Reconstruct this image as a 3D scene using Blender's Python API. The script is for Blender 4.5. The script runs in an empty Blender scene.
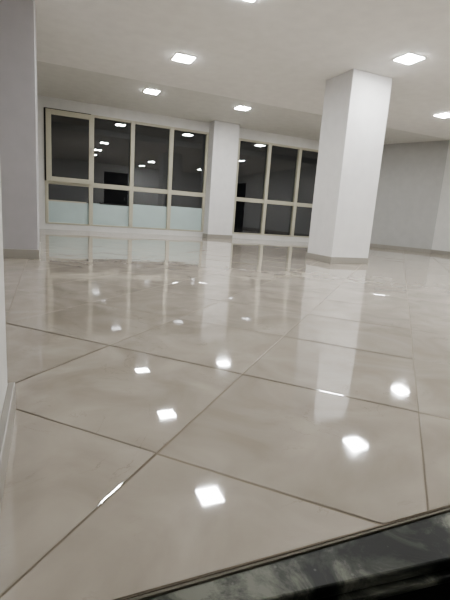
import bpy, bmesh, math, random
from mathutils import Vector, Matrix
random.seed(7)
S = 0.57                      # metres per calibration unit (camera height = 1 unit)
C = bpy.context.scene.collection
sc = bpy.context.scene
sc.view_settings.view_transform = 'AgX'
sc.view_settings.look = 'AgX - Medium High Contrast'
sc.view_settings.exposure = 0.08

# ------------------------------------------------------------------ room measures (units)
F, YAW, PITCH, ROLL = 419.87, 0.4064, 0.1968, 0.0713
XL, XN, XB, XR = -0.147, -0.183, -0.334, 16.2
YW, YP, YSTEP = 18.3, 8.352, 13.05
ZC, ZW = 4.625, 4.92
YBACK = -1.5
STONE_Y = 0.917
VOID_X = 3.4
XFL = -3.2                    # far left of the side passage

# ------------------------------------------------------------------ materials
def nodes(name):
    m = bpy.data.materials.new(name); m.use_nodes = True
    nt = m.node_tree
    return m, nt, nt.nodes['Principled BSDF']

def paint(name, col, rough=0.55, var=0.03, bump=0.02, scale=6.0, spec=0.4):
    m, nt, b = nodes(name)
    tc = nt.nodes.new('ShaderNodeTexCoord')
    n = nt.nodes.new('ShaderNodeTexNoise'); n.inputs['Scale'].default_value = scale; n.inputs['Detail'].default_value = 4
    nt.links.new(tc.outputs['Object'], n.inputs['Vector'])
    r = nt.nodes.new('ShaderNodeValToRGB')
    r.color_ramp.elements[0].position = 0.3; r.color_ramp.elements[1].position = 0.7
    r.color_ramp.elements[0].color = tuple(c * (1 - var) for c in col) + (1,)
    r.color_ramp.elements[1].color = tuple(min(1, c * (1 + var)) for c in col) + (1,)
    nt.links.new(n.outputs['Fac'], r.inputs['Fac']); nt.links.new(r.outputs['Color'], b.inputs['Base Color'])
    b.inputs['Roughness'].default_value = rough
    b.inputs['Specular IOR Level'].default_value = spec
    if bump:
        n2 = nt.nodes.new('ShaderNodeTexNoise'); n2.inputs['Scale'].default_value = 90
        nt.links.new(tc.outputs['Object'], n2.inputs['Vector'])
        bp = nt.nodes.new('ShaderNodeBump'); bp.inputs['Strength'].default_value = bump; bp.inputs['Distance'].default_value = 0.01
        nt.links.new(n2.outputs['Fac'], bp.inputs['Height']); nt.links.new(bp.outputs['Normal'], b.inputs['Normal'])
    return m

def tile_mat():
    m, nt, b = nodes('polished_cream_tile')
    N = nt.nodes.new; L = nt.links.new
    tc = N('ShaderNodeTexCoord')
    at = N('ShaderNodeAttribute'); at.attribute_name = 'tile_shift'
    mp = N('ShaderNodeVectorMath'); mp.operation = 'ADD'
    L(tc.outputs['Object'], mp.inputs[0]); L(at.outputs['Vector'], mp.inputs[1])
    cloud = N('ShaderNodeTexNoise'); cloud.inputs['Scale'].default_value = 3.2; cloud.inputs['Detail'].default_value = 7; cloud.inputs['Distortion'].default_value = 1.2
    L(mp.outputs['Vector'], cloud.inputs['Vector'])
    r = N('ShaderNodeValToRGB'); e = r.color_ramp.elements
    e[0].position = 0.30; e[0].color = TILE_DARK
    e[1].position = 0.68; e[1].color = TILE_LIGHT
    L(cloud.outputs['Fac'], r.inputs['Fac'])
    # thin grey veins
    vn = N('ShaderNodeTexNoise'); vn.inputs['Scale'].default_value = 2.3; vn.inputs['Detail'].default_value = 9; vn.inputs['Roughness'].default_value = 0.62; vn.inputs['Distortion'].default_value = 2.0
    L(mp.outputs['Vector'], vn.inputs['Vector'])
    vr = N('ShaderNodeValToRGB'); v = vr.color_ramp.elements
    v[0].position = 0.492; v[0].color = (0, 0, 0, 1); v[1].position = 0.508; v[1].color = (0, 0, 0, 1)
    k = vr.color_ramp.elements.new(0.5); k.color = (1, 1, 1, 1)
    L(vn.outputs['Fac'], vr.inputs['Fac'])
    gate = N('ShaderNodeTexNoise'); gate.inputs['Scale'].default_value = 4.5; L(mp.outputs['Vector'], gate.inputs['Vector'])
    gr = N('ShaderNodeValToRGB'); gr.color_ramp.elements[0].position = 0.5; gr.color_ramp.elements[1].position = 0.66
    L(gate.outputs['Fac'], gr.inputs['Fac'])
    mul = N('ShaderNodeMath'); mul.operation = 'MULTIPLY'; L(vr.outputs['Color'], mul.inputs[0]); L(gr.outputs['Color'], mul.inputs[1])
    sc_ = N('ShaderNodeMath'); sc_.operation = 'MULTIPLY'; sc_.inputs[1].default_value = 0.5; L(mul.outputs[0], sc_.inputs[0])
    mx = N('ShaderNodeMixRGB'); L(sc_.outputs[0], mx.inputs['Fac']); L(r.outputs['Color'], mx.inputs['Color1']); mx.inputs['Color2'].default_value = (0.22, 0.19, 0.16, 1)
    L(mx.outputs['Color'], b.inputs['Base Color'])
    # polish with smears
    sm = N('ShaderNodeTexNoise'); sm.inputs['Scale'].default_value = 2.6; sm.inputs['Detail'].default_value = 5; L(tc.outputs['Object'], sm.inputs['Vector'])
    rr = N('ShaderNodeMapRange'); rr.inputs['From Min'].default_value = 0.3; rr.inputs['From Max'].default_value = 0.75
    rr.inputs['To Min'].default_value = 0.018; rr.inputs['To Max'].default_value = 0.07
    L(sm.outputs['Fac'], rr.inputs['Value']); L(rr.outputs['Result'], b.inputs['Roughness'])
    b.inputs['IOR'].default_value = 1.85
    b.inputs['Specular IOR Level'].default_value = 0.6
    wv = N('ShaderNodeTexNoise'); wv.inputs['Scale'].default_value = 2.2; wv.inputs['Detail'].default_value = 1.0; L(mp.outputs['Vector'], wv.inputs['Vector'])
    bp = N('ShaderNodeBump'); bp.inputs['Strength'].default_value = 0.2; bp.inputs['Distance'].default_value = 0.012
    L(wv.outputs['Fac'], bp.inputs['Height']); L(bp.outputs['Normal'], b.inputs['Normal'])
    return m

def stone_mat():
    m, nt, b = nodes('dark_threshold_stone')
    N = nt.nodes.new; L = nt.links.new
    tc = N('ShaderNodeTexCoord')
    n = N('ShaderNodeTexNoise'); n.inputs['Scale'].default_value = 6; n.inputs['Detail'].default_value = 10; n.inputs['Roughness'].default_value = 0.68; n.inputs['Distortion'].default_value = 0.8
    L(tc.outputs['Object'], n.inputs['Vector'])
    r = N('ShaderNodeValToRGB'); e = r.color_ramp.elements
    e[0].position = 0.44; e[0].color = (0.012, 0.014, 0.013, 1)
    e[1].position = 0.62; e[1].color = (0.21, 0.215, 0.185, 1)
    k = r.color_ramp.elements.new(0.53); k.color = (0.06, 0.066, 0.056, 1)
    L(n.outputs['Fac'], r.inputs['Fac'])
    sp = N('ShaderNodeTexVoronoi'); sp.inputs['Scale'].default_value = 34; L(tc.outputs['Object'], sp.inputs['Vector'])
    sr = N('ShaderNodeValToRGB'); sr.color_ramp.elements[0].position = 0.06; sr.color_ramp.elements[0].color = (1, 1, 1, 1)
    sr.color_ramp.elements[1].position = 0.12; sr.color_ramp.elements[1].color = (0, 0, 0, 1)
    L(sp.outputs['Distance'], sr.inputs['Fac'])
    f = N('ShaderNodeMath'); f.operation = 'MULTIPLY'; f.inputs[1].default_value = 0.4; L(sr.outputs['Color'], f.inputs[0])
    mx = N('ShaderNodeMixRGB'); L(f.outputs[0], mx.inputs['Fac']); L(r.outputs['Color'], mx.inputs['Color1']); mx.inputs['Color2'].default_value = (0.3, 0.3, 0.28, 1)
    L(mx.outputs['Color'], b.inputs['Base Color'])
    rr = N('ShaderNodeMapRange'); rr.inputs['To Min'].default_value = 0.3; rr.inputs['To Max'].default_value = 0.6
    b.inputs['Specular IOR Level'].default_value = 0.22
    L(n.outputs['Fac'], rr.inputs['Value']); L(rr.outputs['Result'], b.inputs['Roughness'])
    bp = N('ShaderNodeBump'); bp.inputs['Strength'].default_value = 0.25; bp.inputs['Distance'].default_value = 0.004
    L(n.outputs['Fac'], bp.inputs['Height']); L(bp.outputs['Normal'], b.inputs['Normal'])
    return m

def emit_mat(strength, col):
    m, nt, b = nodes('lit_diffuser')
    n = nt.nodes.new('ShaderNodeTexNoise'); n.inputs['Scale'].default_value = 2
    r = nt.nodes.new('ShaderNodeValToRGB'); r.color_ramp.elements[0].color = tuple(c * .98 for c in col) + (1,); r.color_ramp.elements[1].color = tuple(col) + (1,)
    nt.links.new(n.outputs['Fac'], r.inputs['Fac']); nt.links.new(r.outputs['Color'], b.inputs['Emission Color'])
    b.inputs['Emission Strength'].default_value = strength
    b.inputs['Base Color'].default_value = (0.8, 0.8, 0.8, 1)
    return m

def glass_mat():
    m, nt, b = nodes('night_window_glass')
    nt.nodes.remove(b)
    out = nt.nodes['Material Output']
    N = nt.nodes.new; L = nt.links.new
    tr = N('ShaderNodeBsdfTransparent'); tr.inputs['Color'].default_value = (0.55, 0.6, 0.6, 1)
    gl = N('ShaderNodeBsdfGlossy'); gl.inputs['Roughness'].default_value = 0.0; gl.inputs['Color'].default_value = (0.93, 0.95, 1.0, 1)
    fr = N('ShaderNodeFresnel'); fr.inputs['IOR'].default_value = 2.25
    tc = N('ShaderNodeTexCoord'); nz = N('ShaderNodeTexNoise'); nz.inputs['Scale'].default_value = 1.4; L(tc.outputs['Object'], nz.inputs['Vector'])
    bp = N('ShaderNodeBump'); bp.inputs['Strength'].default_value = 0.03; bp.inputs['Distance'].default_value = 0.01
    L(nz.outputs['Fac'], bp.inputs['Height']); L(bp.outputs['Normal'], gl.inputs['Normal'])
    ms = N('ShaderNodeMixShader'); L(fr.outputs['Fac'], ms.inputs['Fac']); L(tr.outputs[0], ms.inputs[1]); L(gl.outputs[0], ms.inputs[2])
    L(ms.outputs[0], out.inputs['Surface'])
    return m

TILE_DARK = (0.37, 0.33, 0.285, 1)
TILE_LIGHT = (0.50, 0.455, 0.40, 1)
M = dict(
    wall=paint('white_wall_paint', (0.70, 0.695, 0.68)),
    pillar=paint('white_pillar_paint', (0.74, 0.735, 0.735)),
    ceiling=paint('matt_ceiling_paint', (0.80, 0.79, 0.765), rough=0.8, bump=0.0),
    recess=paint('recess_ceiling_shade_tone', (0.68, 0.675, 0.645), rough=0.8, bump=0.0),  # ceiling colour darkened: the strip's dimmer light is put into the base colour
    shade=paint('shaded_wall_tone', (0.49, 0.49, 0.48)),  # white wall greyed so the angled wall's shade sits in its colour
    pillar_shade=paint('shaded_pillar_tone', (0.45, 0.437, 0.455)),  # white pillar darkened: shade on the left pillar painted into the colour
    skirting=paint('beige_skirting_tile', (0.36, 0.342, 0.31), rough=0.3),
    grout=paint('brown_grout', (0.25, 0.215, 0.17), rough=0.8),
    tile=tile_mat(), stone=stone_mat(), joint=paint('olive_joint', (0.15, 0.14, 0.11), rough=0.7),
    frame=paint('cream_window_frame', (0.52, 0.50, 0.41), rough=0.4, bump=0.0),
    shadow_gap=paint('shadow_gap_black', (0.03, 0.03, 0.028), rough=0.6, bump=0.0),  # near-black for the painted shadow gap round the sash, also one film edge
    metal=paint('handle_metal', (0.45, 0.43, 0.37), rough=0.3, bump=0.0),
    film=paint('frosted_film', (0.50, 0.60, 0.60), rough=0.35, var=0.05, bump=0.0, scale=2.0),
    glass=glass_mat(),
    trim=paint('downlight_rim', (0.85, 0.85, 0.85), rough=0.4, bump=0.0),
    light=emit_mat(150.0, (0.975, 0.985, 0.975)),
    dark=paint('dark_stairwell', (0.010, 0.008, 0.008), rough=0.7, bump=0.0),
    door=paint('dark_door_leaf', (0.035, 0.03, 0.028), rough=0.5, bump=0.0),
)

# ------------------------------------------------------------------ mesh helpers (all in units, scaled by S)
def box(bm, x0, x1, y0, y1, z0, z1, mi=0):
    v = [bm.verts.new((x * S, y * S, z * S)) for x in (x0, x1) for y in (y0, y1) for z in (z0, z1)]
    for q in ((0, 1, 3, 2), (4, 6, 7, 5), (0, 4, 5, 1), (2, 3, 7, 6), (0, 2, 6, 4), (1, 5, 7, 3)):
        f = bm.faces.new([v[i] for i in q]); f.material_index = mi

def prism(bm, pts, z0, z1):
    a = [bm.verts.new((x * S, y * S, z0 * S)) for x, y in pts]
    b = [bm.verts.new((x * S, y * S, z1 * S)) for x, y in pts]
    n = len(pts)
    bm.faces.new(a[::-1]); bm.faces.new(b)
    for i in range(n): bm.faces.new([a[i], a[(i + 1) % n], b[(i + 1) % n], b[i]])

def obj(name, bm, mats, parent=None, bevel=0, origin=None):
    bmesh.ops.recalc_face_normals(bm, faces=bm.faces[:])
    me = bpy.data.meshes.new(name)
    if origin is not None: bmesh.ops.translate(bm, verts=bm.verts[:], vec=-Vector(origin))
    bm.to_mesh(me); bm.free()
    for m in (mats if isinstance(mats, (list, tuple)) else [mats]): me.materials.append(m)
    o = bpy.data.objects.new(name, me); C.objects.link(o)
    if origin is not None: o.location = origin
    if parent is not None: o.parent = parent
    if bevel:
        b = o.modifiers.new('edge', 'BEVEL'); b.width = bevel; b.segments = 2; b.limit_method = 'ANGLE'
    return o

def tag(o, label, cat, group=None, kind=None):
    o['label'] = label; o['category'] = cat
    if group: o['group'] = group
    if kind: o['kind'] = kind
    return o

def empty(name, loc):
    o = bpy.data.objects.new(name, None); C.objects.link(o); o.location = Vector(loc) * S
    o.empty_display_size = 0.1
    return o

def part_box(name, dims, mat, parent, bevel=0):
    bm = bmesh.new(); box(bm, *dims)
    o = obj(name, bm, mat, None, bevel)
    o.parent = parent; o.matrix_parent_inverse = Matrix.Translation(parent_world(parent)).inverted()
    return o

def parent_world(p):          # parts keep their mesh in room coordinates, so only a top-level parent shifts them
    return Vector((0, 0, 0)) if p.parent is not None else Vector(p.location)

def adopt(o, parent):
    o.parent = parent; o.matrix_parent_inverse = Matrix.Translation(parent_world(parent)).inverted()
    return o

# ------------------------------------------------------------------ floor: diagonal polished tiles, each very slightly out of level
SA, OA, OB = 1.0543, 1.3331, 0.7783
K = math.sqrt(.5)

def clip(poly, rect):
    x0, x1, y0, y1 = rect
    for ax, lim, sg in ((0, x0, 1), (0, x1, -1), (1, y0, 1), (1, y1, -1)):
        out = []
        for i in range(len(poly)):
            p, q = poly[i], poly[(i + 1) % len(poly)]
            dp, dq = (p[ax] - lim) * sg, (q[ax] - lim) * sg
            if dp >= 0: out.append(p)
            if (dp > 0 > dq) or (dp < 0 < dq):
                t = dp / (dp - dq)
                out.append(tuple(p[k] + t * (q[k] - p[k]) for k in range(3)))
        poly = out
        if len(poly) < 3: return []
    return poly

def add_tiles(bm, lay, rect, diagonal, seed):
    rnd_cache = {}
    g, bv, drop = 0.0018 / S, 0.0022 / S, 0.0008 / S
    rng = range(-30, 40)
    for i in rng:
        for j in rng:
            r = random.Random(seed * 100003 + i * 977 + j)
            tx, ty, dz = r.uniform(-1, 1) * TILT, r.uniform(-1, 1) * TILT, r.uniform(-.0003, .0003) / S
            sh = (r.uniform(-40, 40), r.uniform(-40, 40), r.uniform(-40, 40))
            a0, b0 = (i + OA) * SA, (j + OB) * SA
            if diagonal: P = lambda a, b: (K * (a - b), K * (a + b))
            else: P = lambda a, b: (XB + (a - OA * SA), (b - OB * SA))
            cx, cy = P(a0 + SA / 2, b0 + SA / 2)
            if cx < rect[0] - 1 or cx > rect[1] + 1 or cy < rect[2] - 1 or cy > rect[3] + 1: continue
            def V(a, b, dzz):
                x, y = P(a, b)
                return (x, y, dz - dzz + tx * (x - cx) + ty * (y - cy))
            o0, o1 = g, SA - g; n0, n1 = g + bv, SA - g - bv
            O = [(o0, o0), (o1, o0), (o1, o1), (o0, o1)]; I = [(n0, n0), (n1, n0), (n1, n1), (n0, n1)]
            faces = [[V(a0 + a, b0 + b, 0) for a, b in I]]
            for k in range(4):
                k2 = (k + 1) % 4
                faces.append([V(a0 + O[k][0], b0 + O[k][1], drop), V(a0 + O[k2][0], b0 + O[k2][1], drop), V(a0 + I[k2][0], b0 + I[k2][1], 0), V(a0 + I[k][0], b0 + I[k][1], 0)])
            for fc in faces:
                q = clip(fc, rect)
                if len(q) < 3: continue
                vs = [bm.verts.new((x * S, y * S, z * S)) for x, y, z in q]
                f = bm.faces.new(vs); f.material_index = 0
                if f.normal.z < 0: pass
                for v in vs: v[lay] = sh

TILT = 0.0035
bm = bmesh.new()
lay = bm.verts.layers.float_vector.new('tile_shift')
add_tiles(bm, lay, (XB + .003, XR + .2, STONE_Y + .02, YW + .2), True, 1)
add_tiles(bm, lay, (VOID_X, XR + .2, YBACK - .1, STONE_Y + .02), True, 1)
add_tiles(bm, lay, (XFL - .2, XB - .003, 1.0, YP + 1.0), False, 2)
zg = -0.0016 / S
box(bm, XFL - .2, XR + .3, STONE_Y + .015, YW + .3, zg - .12, zg, 1)
box(bm, VOID_X, XR + .3, YBACK - .2, STONE_Y + .015, zg - .12, zg, 1)
for f in bm.faces: f.normal_update()
fl = obj('floor', bm, [M['tile'], M['grout']])
# all tile faces look up
me = fl.data
bm = bmesh.new(); bm.from_mesh(me)
for f in bm.faces:
    if f.material_index == 0 and f.normal.z < 0: f.normal_flip()
bm.to_mesh(me); bm.free()
tag(fl, 'glossy cream marble-look floor tiles laid diagonally across the room', 'floor', kind='structure')

# ------------------------------------------------------------------ dark stone threshold and the stairwell the picture is taken from
bm = bmesh.new()
ye = lambda x: 0.81 - 0.094 * (x - 0.51)          # front edge runs slightly askew to the tiles
xa, xb_ = XN, VOID_X
prism(bm, [(xa, ye(xa)), (xb_, ye(xb_)), (xb_, STONE_Y), (xa, STONE_Y)], -0.045, -0.004)
prism(bm, [(xa, ye(xa) - .018), (xb_, ye(xb_) - .018), (xb_, STONE_Y - .01), (xa, STONE_Y - .01)], -0.075, -0.05)
st = obj('trim_1', bm, M['stone'], bevel=0.004)
tag(st, 'dark grey veined stone threshold along the near edge of the tiled floor', 'threshold', kind='structure')
bm = bmesh.new()
prism(bm, [(xa, STONE_Y), (xb_, STONE_Y), (xb_, STONE_Y + .009), (xa, STONE_Y + .009)], -0.05, 0.0)
o = obj('trim_2', bm, M['joint']); tag(o, 'thin pale brown joint strip between cream tiles and dark stone', 'joint strip', kind='structure')
bm = bmesh.new()
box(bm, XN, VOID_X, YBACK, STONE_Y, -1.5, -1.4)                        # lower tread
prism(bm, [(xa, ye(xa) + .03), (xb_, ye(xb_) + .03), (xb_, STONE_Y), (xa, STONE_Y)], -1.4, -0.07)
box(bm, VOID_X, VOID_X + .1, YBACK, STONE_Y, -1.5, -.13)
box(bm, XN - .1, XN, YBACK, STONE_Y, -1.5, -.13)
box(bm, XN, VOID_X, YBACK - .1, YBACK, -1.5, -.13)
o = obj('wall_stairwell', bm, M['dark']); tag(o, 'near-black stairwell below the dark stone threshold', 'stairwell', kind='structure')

# ------------------------------------------------------------------ ceiling with raised strip along the windows
bm = bmesh.new()
box(bm, XFL - .2, XR + .3, YBACK - .2, YSTEP, ZC, ZC + .6)
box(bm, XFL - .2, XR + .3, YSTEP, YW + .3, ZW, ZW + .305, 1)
o = obj('ceiling', bm, [M['ceiling'], M['recess']]); tag(o, 'off-white plaster ceiling stepping up to a shade-toned strip before the windows', 'ceiling', kind='structure')

# ------------------------------------------------------------------ windows
W1 = dict(x=[-0.05, 1.64, 3.26, 4.90, 6.55], z0=0.22, zt=1.85, z1=4.52)
W2 = dict(x=[7.98, 9.60, 11.26, 12.92], z0=0.22, zt=1.81, z1=4.48)

def window(name, W, label, sash_first, film):
    root = empty(name, (W['x'][0], YW, W['z0'])); tag(root, label, 'window', kind='structure')
    x, z0, zt, z1 = W['x'], W['z0'], W['zt'], W['z1']
    w = 0.08; y0, y1 = YW - .02, YW + .14
    bm = bmesh.new()
    box(bm, x[0] - .02, x[0] + w + .02, y0, y1, z0, z1); box(bm, x[-1] - w - .02, x[-1], y0, y1, z0, z1)
    box(bm, x[0] + w, x[-1] - w, y0, y1, z1 - .09, z1); box(bm, x[0] + w, x[-1] - w, y0, y1, z0, z0 + .06)
    adopt(obj('frame', bm, M['frame'], bevel=.004), root)
    for k in range(1, len(x) - 1):
        part_box('mullion', (x[k] - w, x[k] + w, y0 - .02, y1, z0 + .06, z1 - .09), M['frame'], root, .004)
    for k in range(len(x) - 1):
        part_box('transom', (x[k] + w, x[k + 1] - w, y0, y1, zt - .09, zt + .09), M['frame'], root, .004)
    for k in range(len(x) - 1):
        a, b = x[k] + w - .01, x[k + 1] - w + .01
        def pane(zz0, zz1, par, yy=YW + .09):
            bm = bmesh.new()
            v = [bm.verts.new((X * S, yy * S, Z * S)) for X, Z in ((a, zz0), (b, zz0), (b, zz1), (a, zz1))]
            bm.faces.new(v)
            return adopt(obj('pane', bm, M['glass']), par)
        lo = pane(z0 + .05, zt - .08, root)
        if film:
            top = (1.12, 1.14, 1.22, 1.26)[k]
            p = part_box('frosted_film', (a + .005, b - .005, YW + .05, YW + .07, z0 + .06, top), M['film'], root)
            p['label'] = 'pale teal frosted lower strip'
            if k < 2:
                e = part_box('film_edge', ((a, a + .28)[k], b - (.1, .0)[k], YW + .045, YW + .075, top - .02, top + .035), (M['frame'], M['shadow_gap'])[k], p)
        if k == 0 and sash_first:
            sx0, sx1, sz0, sz1 = x[0] + .03, x[1] + .1, zt + .0, z1 - .03
            r = .195
            part_box('shadow_gap', (x[0] - .03, x[1] - .02, YW - .03, YW - .018, zt + .02, z1 + .005), M['shadow_gap'], root)  # dark sheet behind the sash, drawn in place of its shadow gap
            bm = bmesh.new(); ys0, ys1 = YW - .10, YW - .03
            box(bm, sx0, sx0 + r, ys0, ys1, sz0, sz1); box(bm, sx1 - r, sx1, ys0, ys1, sz0, sz1)
            box(bm, sx0 + r, sx1 - r, ys0, ys1, sz0, sz0 + .19); box(bm, sx0 + r, sx1 - r, ys0, ys1, sz1 - .19, sz1)
            sash = adopt(obj('sash', bm, M['frame'], bevel=.006), root)
            a, b = sx0 + r - .01, sx1 - r + .01
            pane(sz0 + .18, sz1 - .18, sash, YW - .06)
            bm = bmesh.new(); zc = (sz0 + sz1) / 2
            box(bm, sx1 - .14, sx1 - .07, ys0 - .03, ys0, zc - .1, zc + .1); box(bm, sx1 - .125, sx1 - .085, ys0 - .08, ys0 - .03, zc - .25, zc + .03)
            adopt(obj('handle', bm, M['metal'], bevel=.003), sash)
        else:
            pane(zt + .08, z1 - .08, root)
    return root

window('window_1', W1, 'left cream-framed window wall of four bays with frosted lower panes', True, True)
window('window_2', W2, 'cream-framed window of three dark bays half behind the large white pillar', False, False)

# ------------------------------------------------------------------ walls
def struct(name, boxes, mat, label, cat, bevel=0):
    bm = bmesh.new()
    for b in boxes: box(bm, *b)
    o = obj(name, bm, mat, bevel=bevel)
    return tag(o, label, cat, kind='structure')

x1, x2 = W1['x'], W2['x']
struct('wall_rear', [
    (XFL, x1[0] - .02, YW, YW + .25, 0, ZW), (x1[0] - .02, x1[-1], YW, YW + .25, W1['z1'], ZW), (x1[0] - .02, x1[-1], YW, YW + .25, 0, W1['z0']),
    (x1[-1], x2[0] - .02, YW, YW + .25, 0, ZW), (x2[0] - .02, x2[-1], YW, YW + .25, W2['z1'], ZW), (x2[0] - .02, x2[-1], YW, YW + .25, 0, W2['z0']),
    (x2[-1], XR + .2, YW, YW + .25, 0, ZW)], M['wall'], 'white far wall around and above the dark windows', 'wall')
CX, CY = 16.2, 14.2
ex, ey = 14.45, YW
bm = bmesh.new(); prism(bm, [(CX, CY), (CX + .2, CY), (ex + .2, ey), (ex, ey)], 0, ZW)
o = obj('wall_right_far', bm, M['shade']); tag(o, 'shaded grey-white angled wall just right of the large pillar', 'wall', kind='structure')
DY0, DY1, DZ = -0.2, 2.0, 4.0
struct('wall_right', [(XR, XR + .2, YBACK, DY0, 0, ZC), (XR, XR + .2, DY1, YSTEP, 0, ZC), (XR, XR + .2, YSTEP, CY, 0, ZW), (XR, XR + .2, DY0, DY1, DZ, ZC)], M['wall'],
       'white right-hand wall at the right edge of the photo', 'wall')
struct('wall_left', [(XFL, XN, YBACK, 2.11, 0, ZC)], M['wall'], 'white near wall end at the left edge of the photo', 'wall', .004)
struct('wall_left_far', [(XFL - .2, XFL, YBACK, YSTEP, 0, ZC), (XFL - .2, XFL, YSTEP, YW + .25, 0, ZW)], M['wall'], 'white wall of the side passage hidden behind the left pillar', 'wall')
BX0, BX1 = 4.5, 6.5
struct('wall_back', [(XFL, BX0, YBACK - .2, YBACK, 0, ZC), (BX1, XR + .2, YBACK - .2, YBACK, 0, ZC), (BX0, BX1, YBACK - .2, YBACK, 4.0, ZC)], M['wall'],
       'white wall behind the camera seen only as a window reflection', 'wall')
d = empty('door_1', (BX0, YBACK, 0)); tag(d, 'dark tall doorway behind the camera reflected in the left window', 'door', kind='structure')
part_box('leaf', (BX0 + .06, BX1 - .06, YBACK - .15, YBACK - .08, 0.01, 3.93), M['door'], d, .004)
part_box('handle', (BX1 - .25, BX1 - .2, YBACK - .08, YBACK - .02, 1.7, 1.95), M['metal'], d)
bm = bmesh.new(); box(bm, BX0, BX0 + .06, YBACK - .17, YBACK + .01, 0, 4.0); box(bm, BX1 - .06, BX1, YBACK - .17, YBACK + .01, 0, 4.0); box(bm, BX0 + .06, BX1 - .06, YBACK - .17, YBACK + .01, 3.94, 4.0)
adopt(obj('frame', bm, M['door']), d)
d = empty('door_2', (XR, DY0, 0)); tag(d, 'dark door in the right wall reflected in the second window', 'door', kind='structure')
part_box('leaf', (XR + .07, XR + .14, DY0 + .06, DY1 - .06, 0.01, DZ - .07), M['door'], d, .004)
part_box('handle', (XR + .02, XR + .07, DY1 - .3, DY1 - .25, 1.7, 1.95), M['metal'], d)
bm = bmesh.new(); box(bm, XR - .01, XR + .16, DY0, DY0 + .06, 0, DZ); box(bm, XR - .01, XR + .16, DY1 - .06, DY1, 0, DZ); box(bm, XR - .01, XR + .16, DY0 + .06, DY1 - .06, DZ - .06, DZ)
adopt(obj('frame', bm, M['door']), d)

# ------------------------------------------------------------------ pillars with skirting
def pillar(name, x0, x1_, y0, y1_, z1, label, bt=.022, bh=.165, sides='all', mat='pillar'):
    bm = bmesh.new(); box(bm, x0, x1_, y0, y1_, 0, z1)
    o = obj(name, bm, M[mat], bevel=.004, origin=(x0 * S, y0 * S, 0)); tag(o, label, 'pillar', kind='structure')
    bm = bmesh.new(); box(bm, x0 - bt, x1_ + bt, y0 - bt, y1_ + bt, 0, bh)
    if sides != 'all':
        bm.free(); bm = bmesh.new(); box(bm, x0 - bt, x1_ + bt, y0 - bt, y1_, 0, bh)
    adopt(obj('baseboard', bm, M['skirting'], bevel=.0025), o)
    return o
pillar('pillar', 6.713, 7.908, 8.905, 10.008, ZC, 'large white square pillar standing free in the middle of the room')
pillar('pillar', XFL, -.163, YP, YP + 1.7, ZC, 'wide white pillar at the left edge with a beige skirting', mat='pillar_shade')
pillar('pillar', 6.55, 7.72, YW - .62, YW, ZW, 'slim white pillar between the two dark windows', sides='front')['label'] = 'slim white pillar between the two dark windows'

# ------------------------------------------------------------------ wall baseboards
bt, bh = .025, .165
def base(name, boxes, label):
    bm = bmesh.new()
    for b in boxes: box(bm, *b)
    tag(obj(name, bm, M['skirting'], bevel=.0025), label, 'baseboard', kind='structure')
base('baseboard_left', [(XN - .001, XL - .006, STONE_Y + .02, 2.11 + bt, 0, bh - .02), (XFL, XN - .001, 2.11, 2.11 + bt, 0, bh - .02)], 'beige skirting along the near left wall end')
base('baseboard_right', [(XR - bt, XR, DY1, CY, 0, bh), (XR - bt, XR, YBACK, DY0, 0, bh)], 'beige skirting along the right-hand wall')
base('baseboard_rear', [(x2[-1] + .02, 14.44, YW - bt, YW, 0, bh)], 'beige skirting at the far wall right of the second window')
base('baseboard_back', [(VOID_X, BX0, YBACK, YBACK + bt, 0, bh), (BX1, XR - bt, YBACK, YBACK + bt, 0, bh)], 'beige skirting along the wall behind the camera')
nx, ny = (ey - CY), -(ex - CX); nl = math.hypot(nx, ny); nx, ny = -nx / nl * bt, -ny / nl * bt
bm = bmesh.new(); prism(bm, [(CX, CY), (ex, ey), (ex + nx, ey + ny), (CX + nx, CY + ny)], 0, bh)
tag(obj('baseboard_right_far', bm, M['skirting'], bevel=.0025), 'beige skirting along the angled wall right of the large pillar', 'baseboard', kind='structure')

# ------------------------------------------------------------------ recessed square downlights
def downlight():
    root = empty('ceiling_downlight', (0, 0, 0))
    h = .245; r = .03
    bm = bmesh.new()
    box(bm, -h, -h + r, -h, h, -.012, 0); box(bm, h - r, h, -h, h, -.012, 0)
    box(bm, -h + r, h - r, -h, -h + r, -.012, 0); box(bm, -h + r, h - r, h - r, h, -.012, 0)
    obj('rim', bm, M['trim'], root, .001)
    bm = bmesh.new(); box(bm, -h + r, h - r, -h + r, h - r, -.022, 0)
    obj('diffuser', bm, M['light'], root)
    return root

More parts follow.
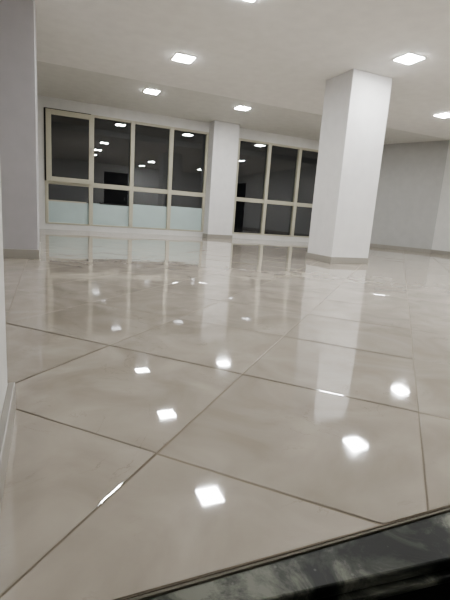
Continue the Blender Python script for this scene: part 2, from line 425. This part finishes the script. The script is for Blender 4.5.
def dup(root):
    r = root.copy(); C.objects.link(r)
    for ch in list(root.children):
        c = ch.copy(); C.objects.link(c); c.parent = r
    return r
G = 'square recessed ceiling downlights'
LIGHTS = [
    (3.28, 15.07, ZW, 'small square lit downlight above the left window, farthest left in the photo'),
    (6.64, 15.07, ZW, 'square lit downlight in the raised ceiling strip before the slim pillar'),
    (10.75, 15.07, ZW, 'lit downlight hidden behind the large pillar, mirrored in the second window'),
    (3.05, 10.62, ZC, 'bright square downlight upper left of centre, second from the left'),
    (3.05, 7.12, ZC, 'square downlight cut by the top edge of the photo'),
    (3.05, 4.10, ZC, 'square downlight overhead near the stairs, third in the left row from windows'),
    (7.28, 7.77, ZC, 'large bright square downlight just right of the large pillar top'),
    (7.28, 3.90, ZC, 'square downlight overhead in the middle row, out of view above'),
    (7.28, 0.40, ZC, 'square downlight by the wall behind the camera, middle row'),
    (11.67, 10.56, ZC, 'square downlight cut by the right edge of the photo'),
    (11.67, 7.00, ZC, 'square downlight in the right row beyond the photo edge'),
    (11.67, 2.60, ZC, 'square downlight in the right row nearest the wall behind the camera'),
]
proto = downlight()
for i, (x, y, z, lab) in enumerate(LIGHTS):
    o = proto if i == 0 else dup(proto)
    o.location = (x * S, y * S, z * S)
    tag(o, lab, 'ceiling light', G)

# ------------------------------------------------------------------ world and camera
w = bpy.data.worlds.new('night'); sc.world = w; w.use_nodes = True
w.node_tree.nodes['Background'].inputs['Color'].default_value = (0.02, 0.022, 0.026, 1)
w.node_tree.nodes['Background'].inputs['Strength'].default_value = 0.3

cy, sy = math.cos(YAW), math.sin(YAW)
fw = Vector((sy * math.cos(PITCH), cy * math.cos(PITCH), -math.sin(PITCH)))
r0 = Vector((cy, -sy, 0)); u0 = r0.cross(fw)
r = r0 * math.cos(ROLL) + u0 * math.sin(ROLL); u = -r0 * math.sin(ROLL) + u0 * math.cos(ROLL)
cam = bpy.data.cameras.new('camera'); co = bpy.data.objects.new('camera', cam); C.objects.link(co)
m = Matrix((r, u, -fw)).transposed().to_4x4(); m.translation = Vector((0, 0, S))
co.matrix_world = m
cam.sensor_fit = 'VERTICAL'; cam.sensor_height = 36; cam.sensor_width = 27
cam.lens = F / 600 * 36; cam.clip_start = 0.01
sc.camera = co
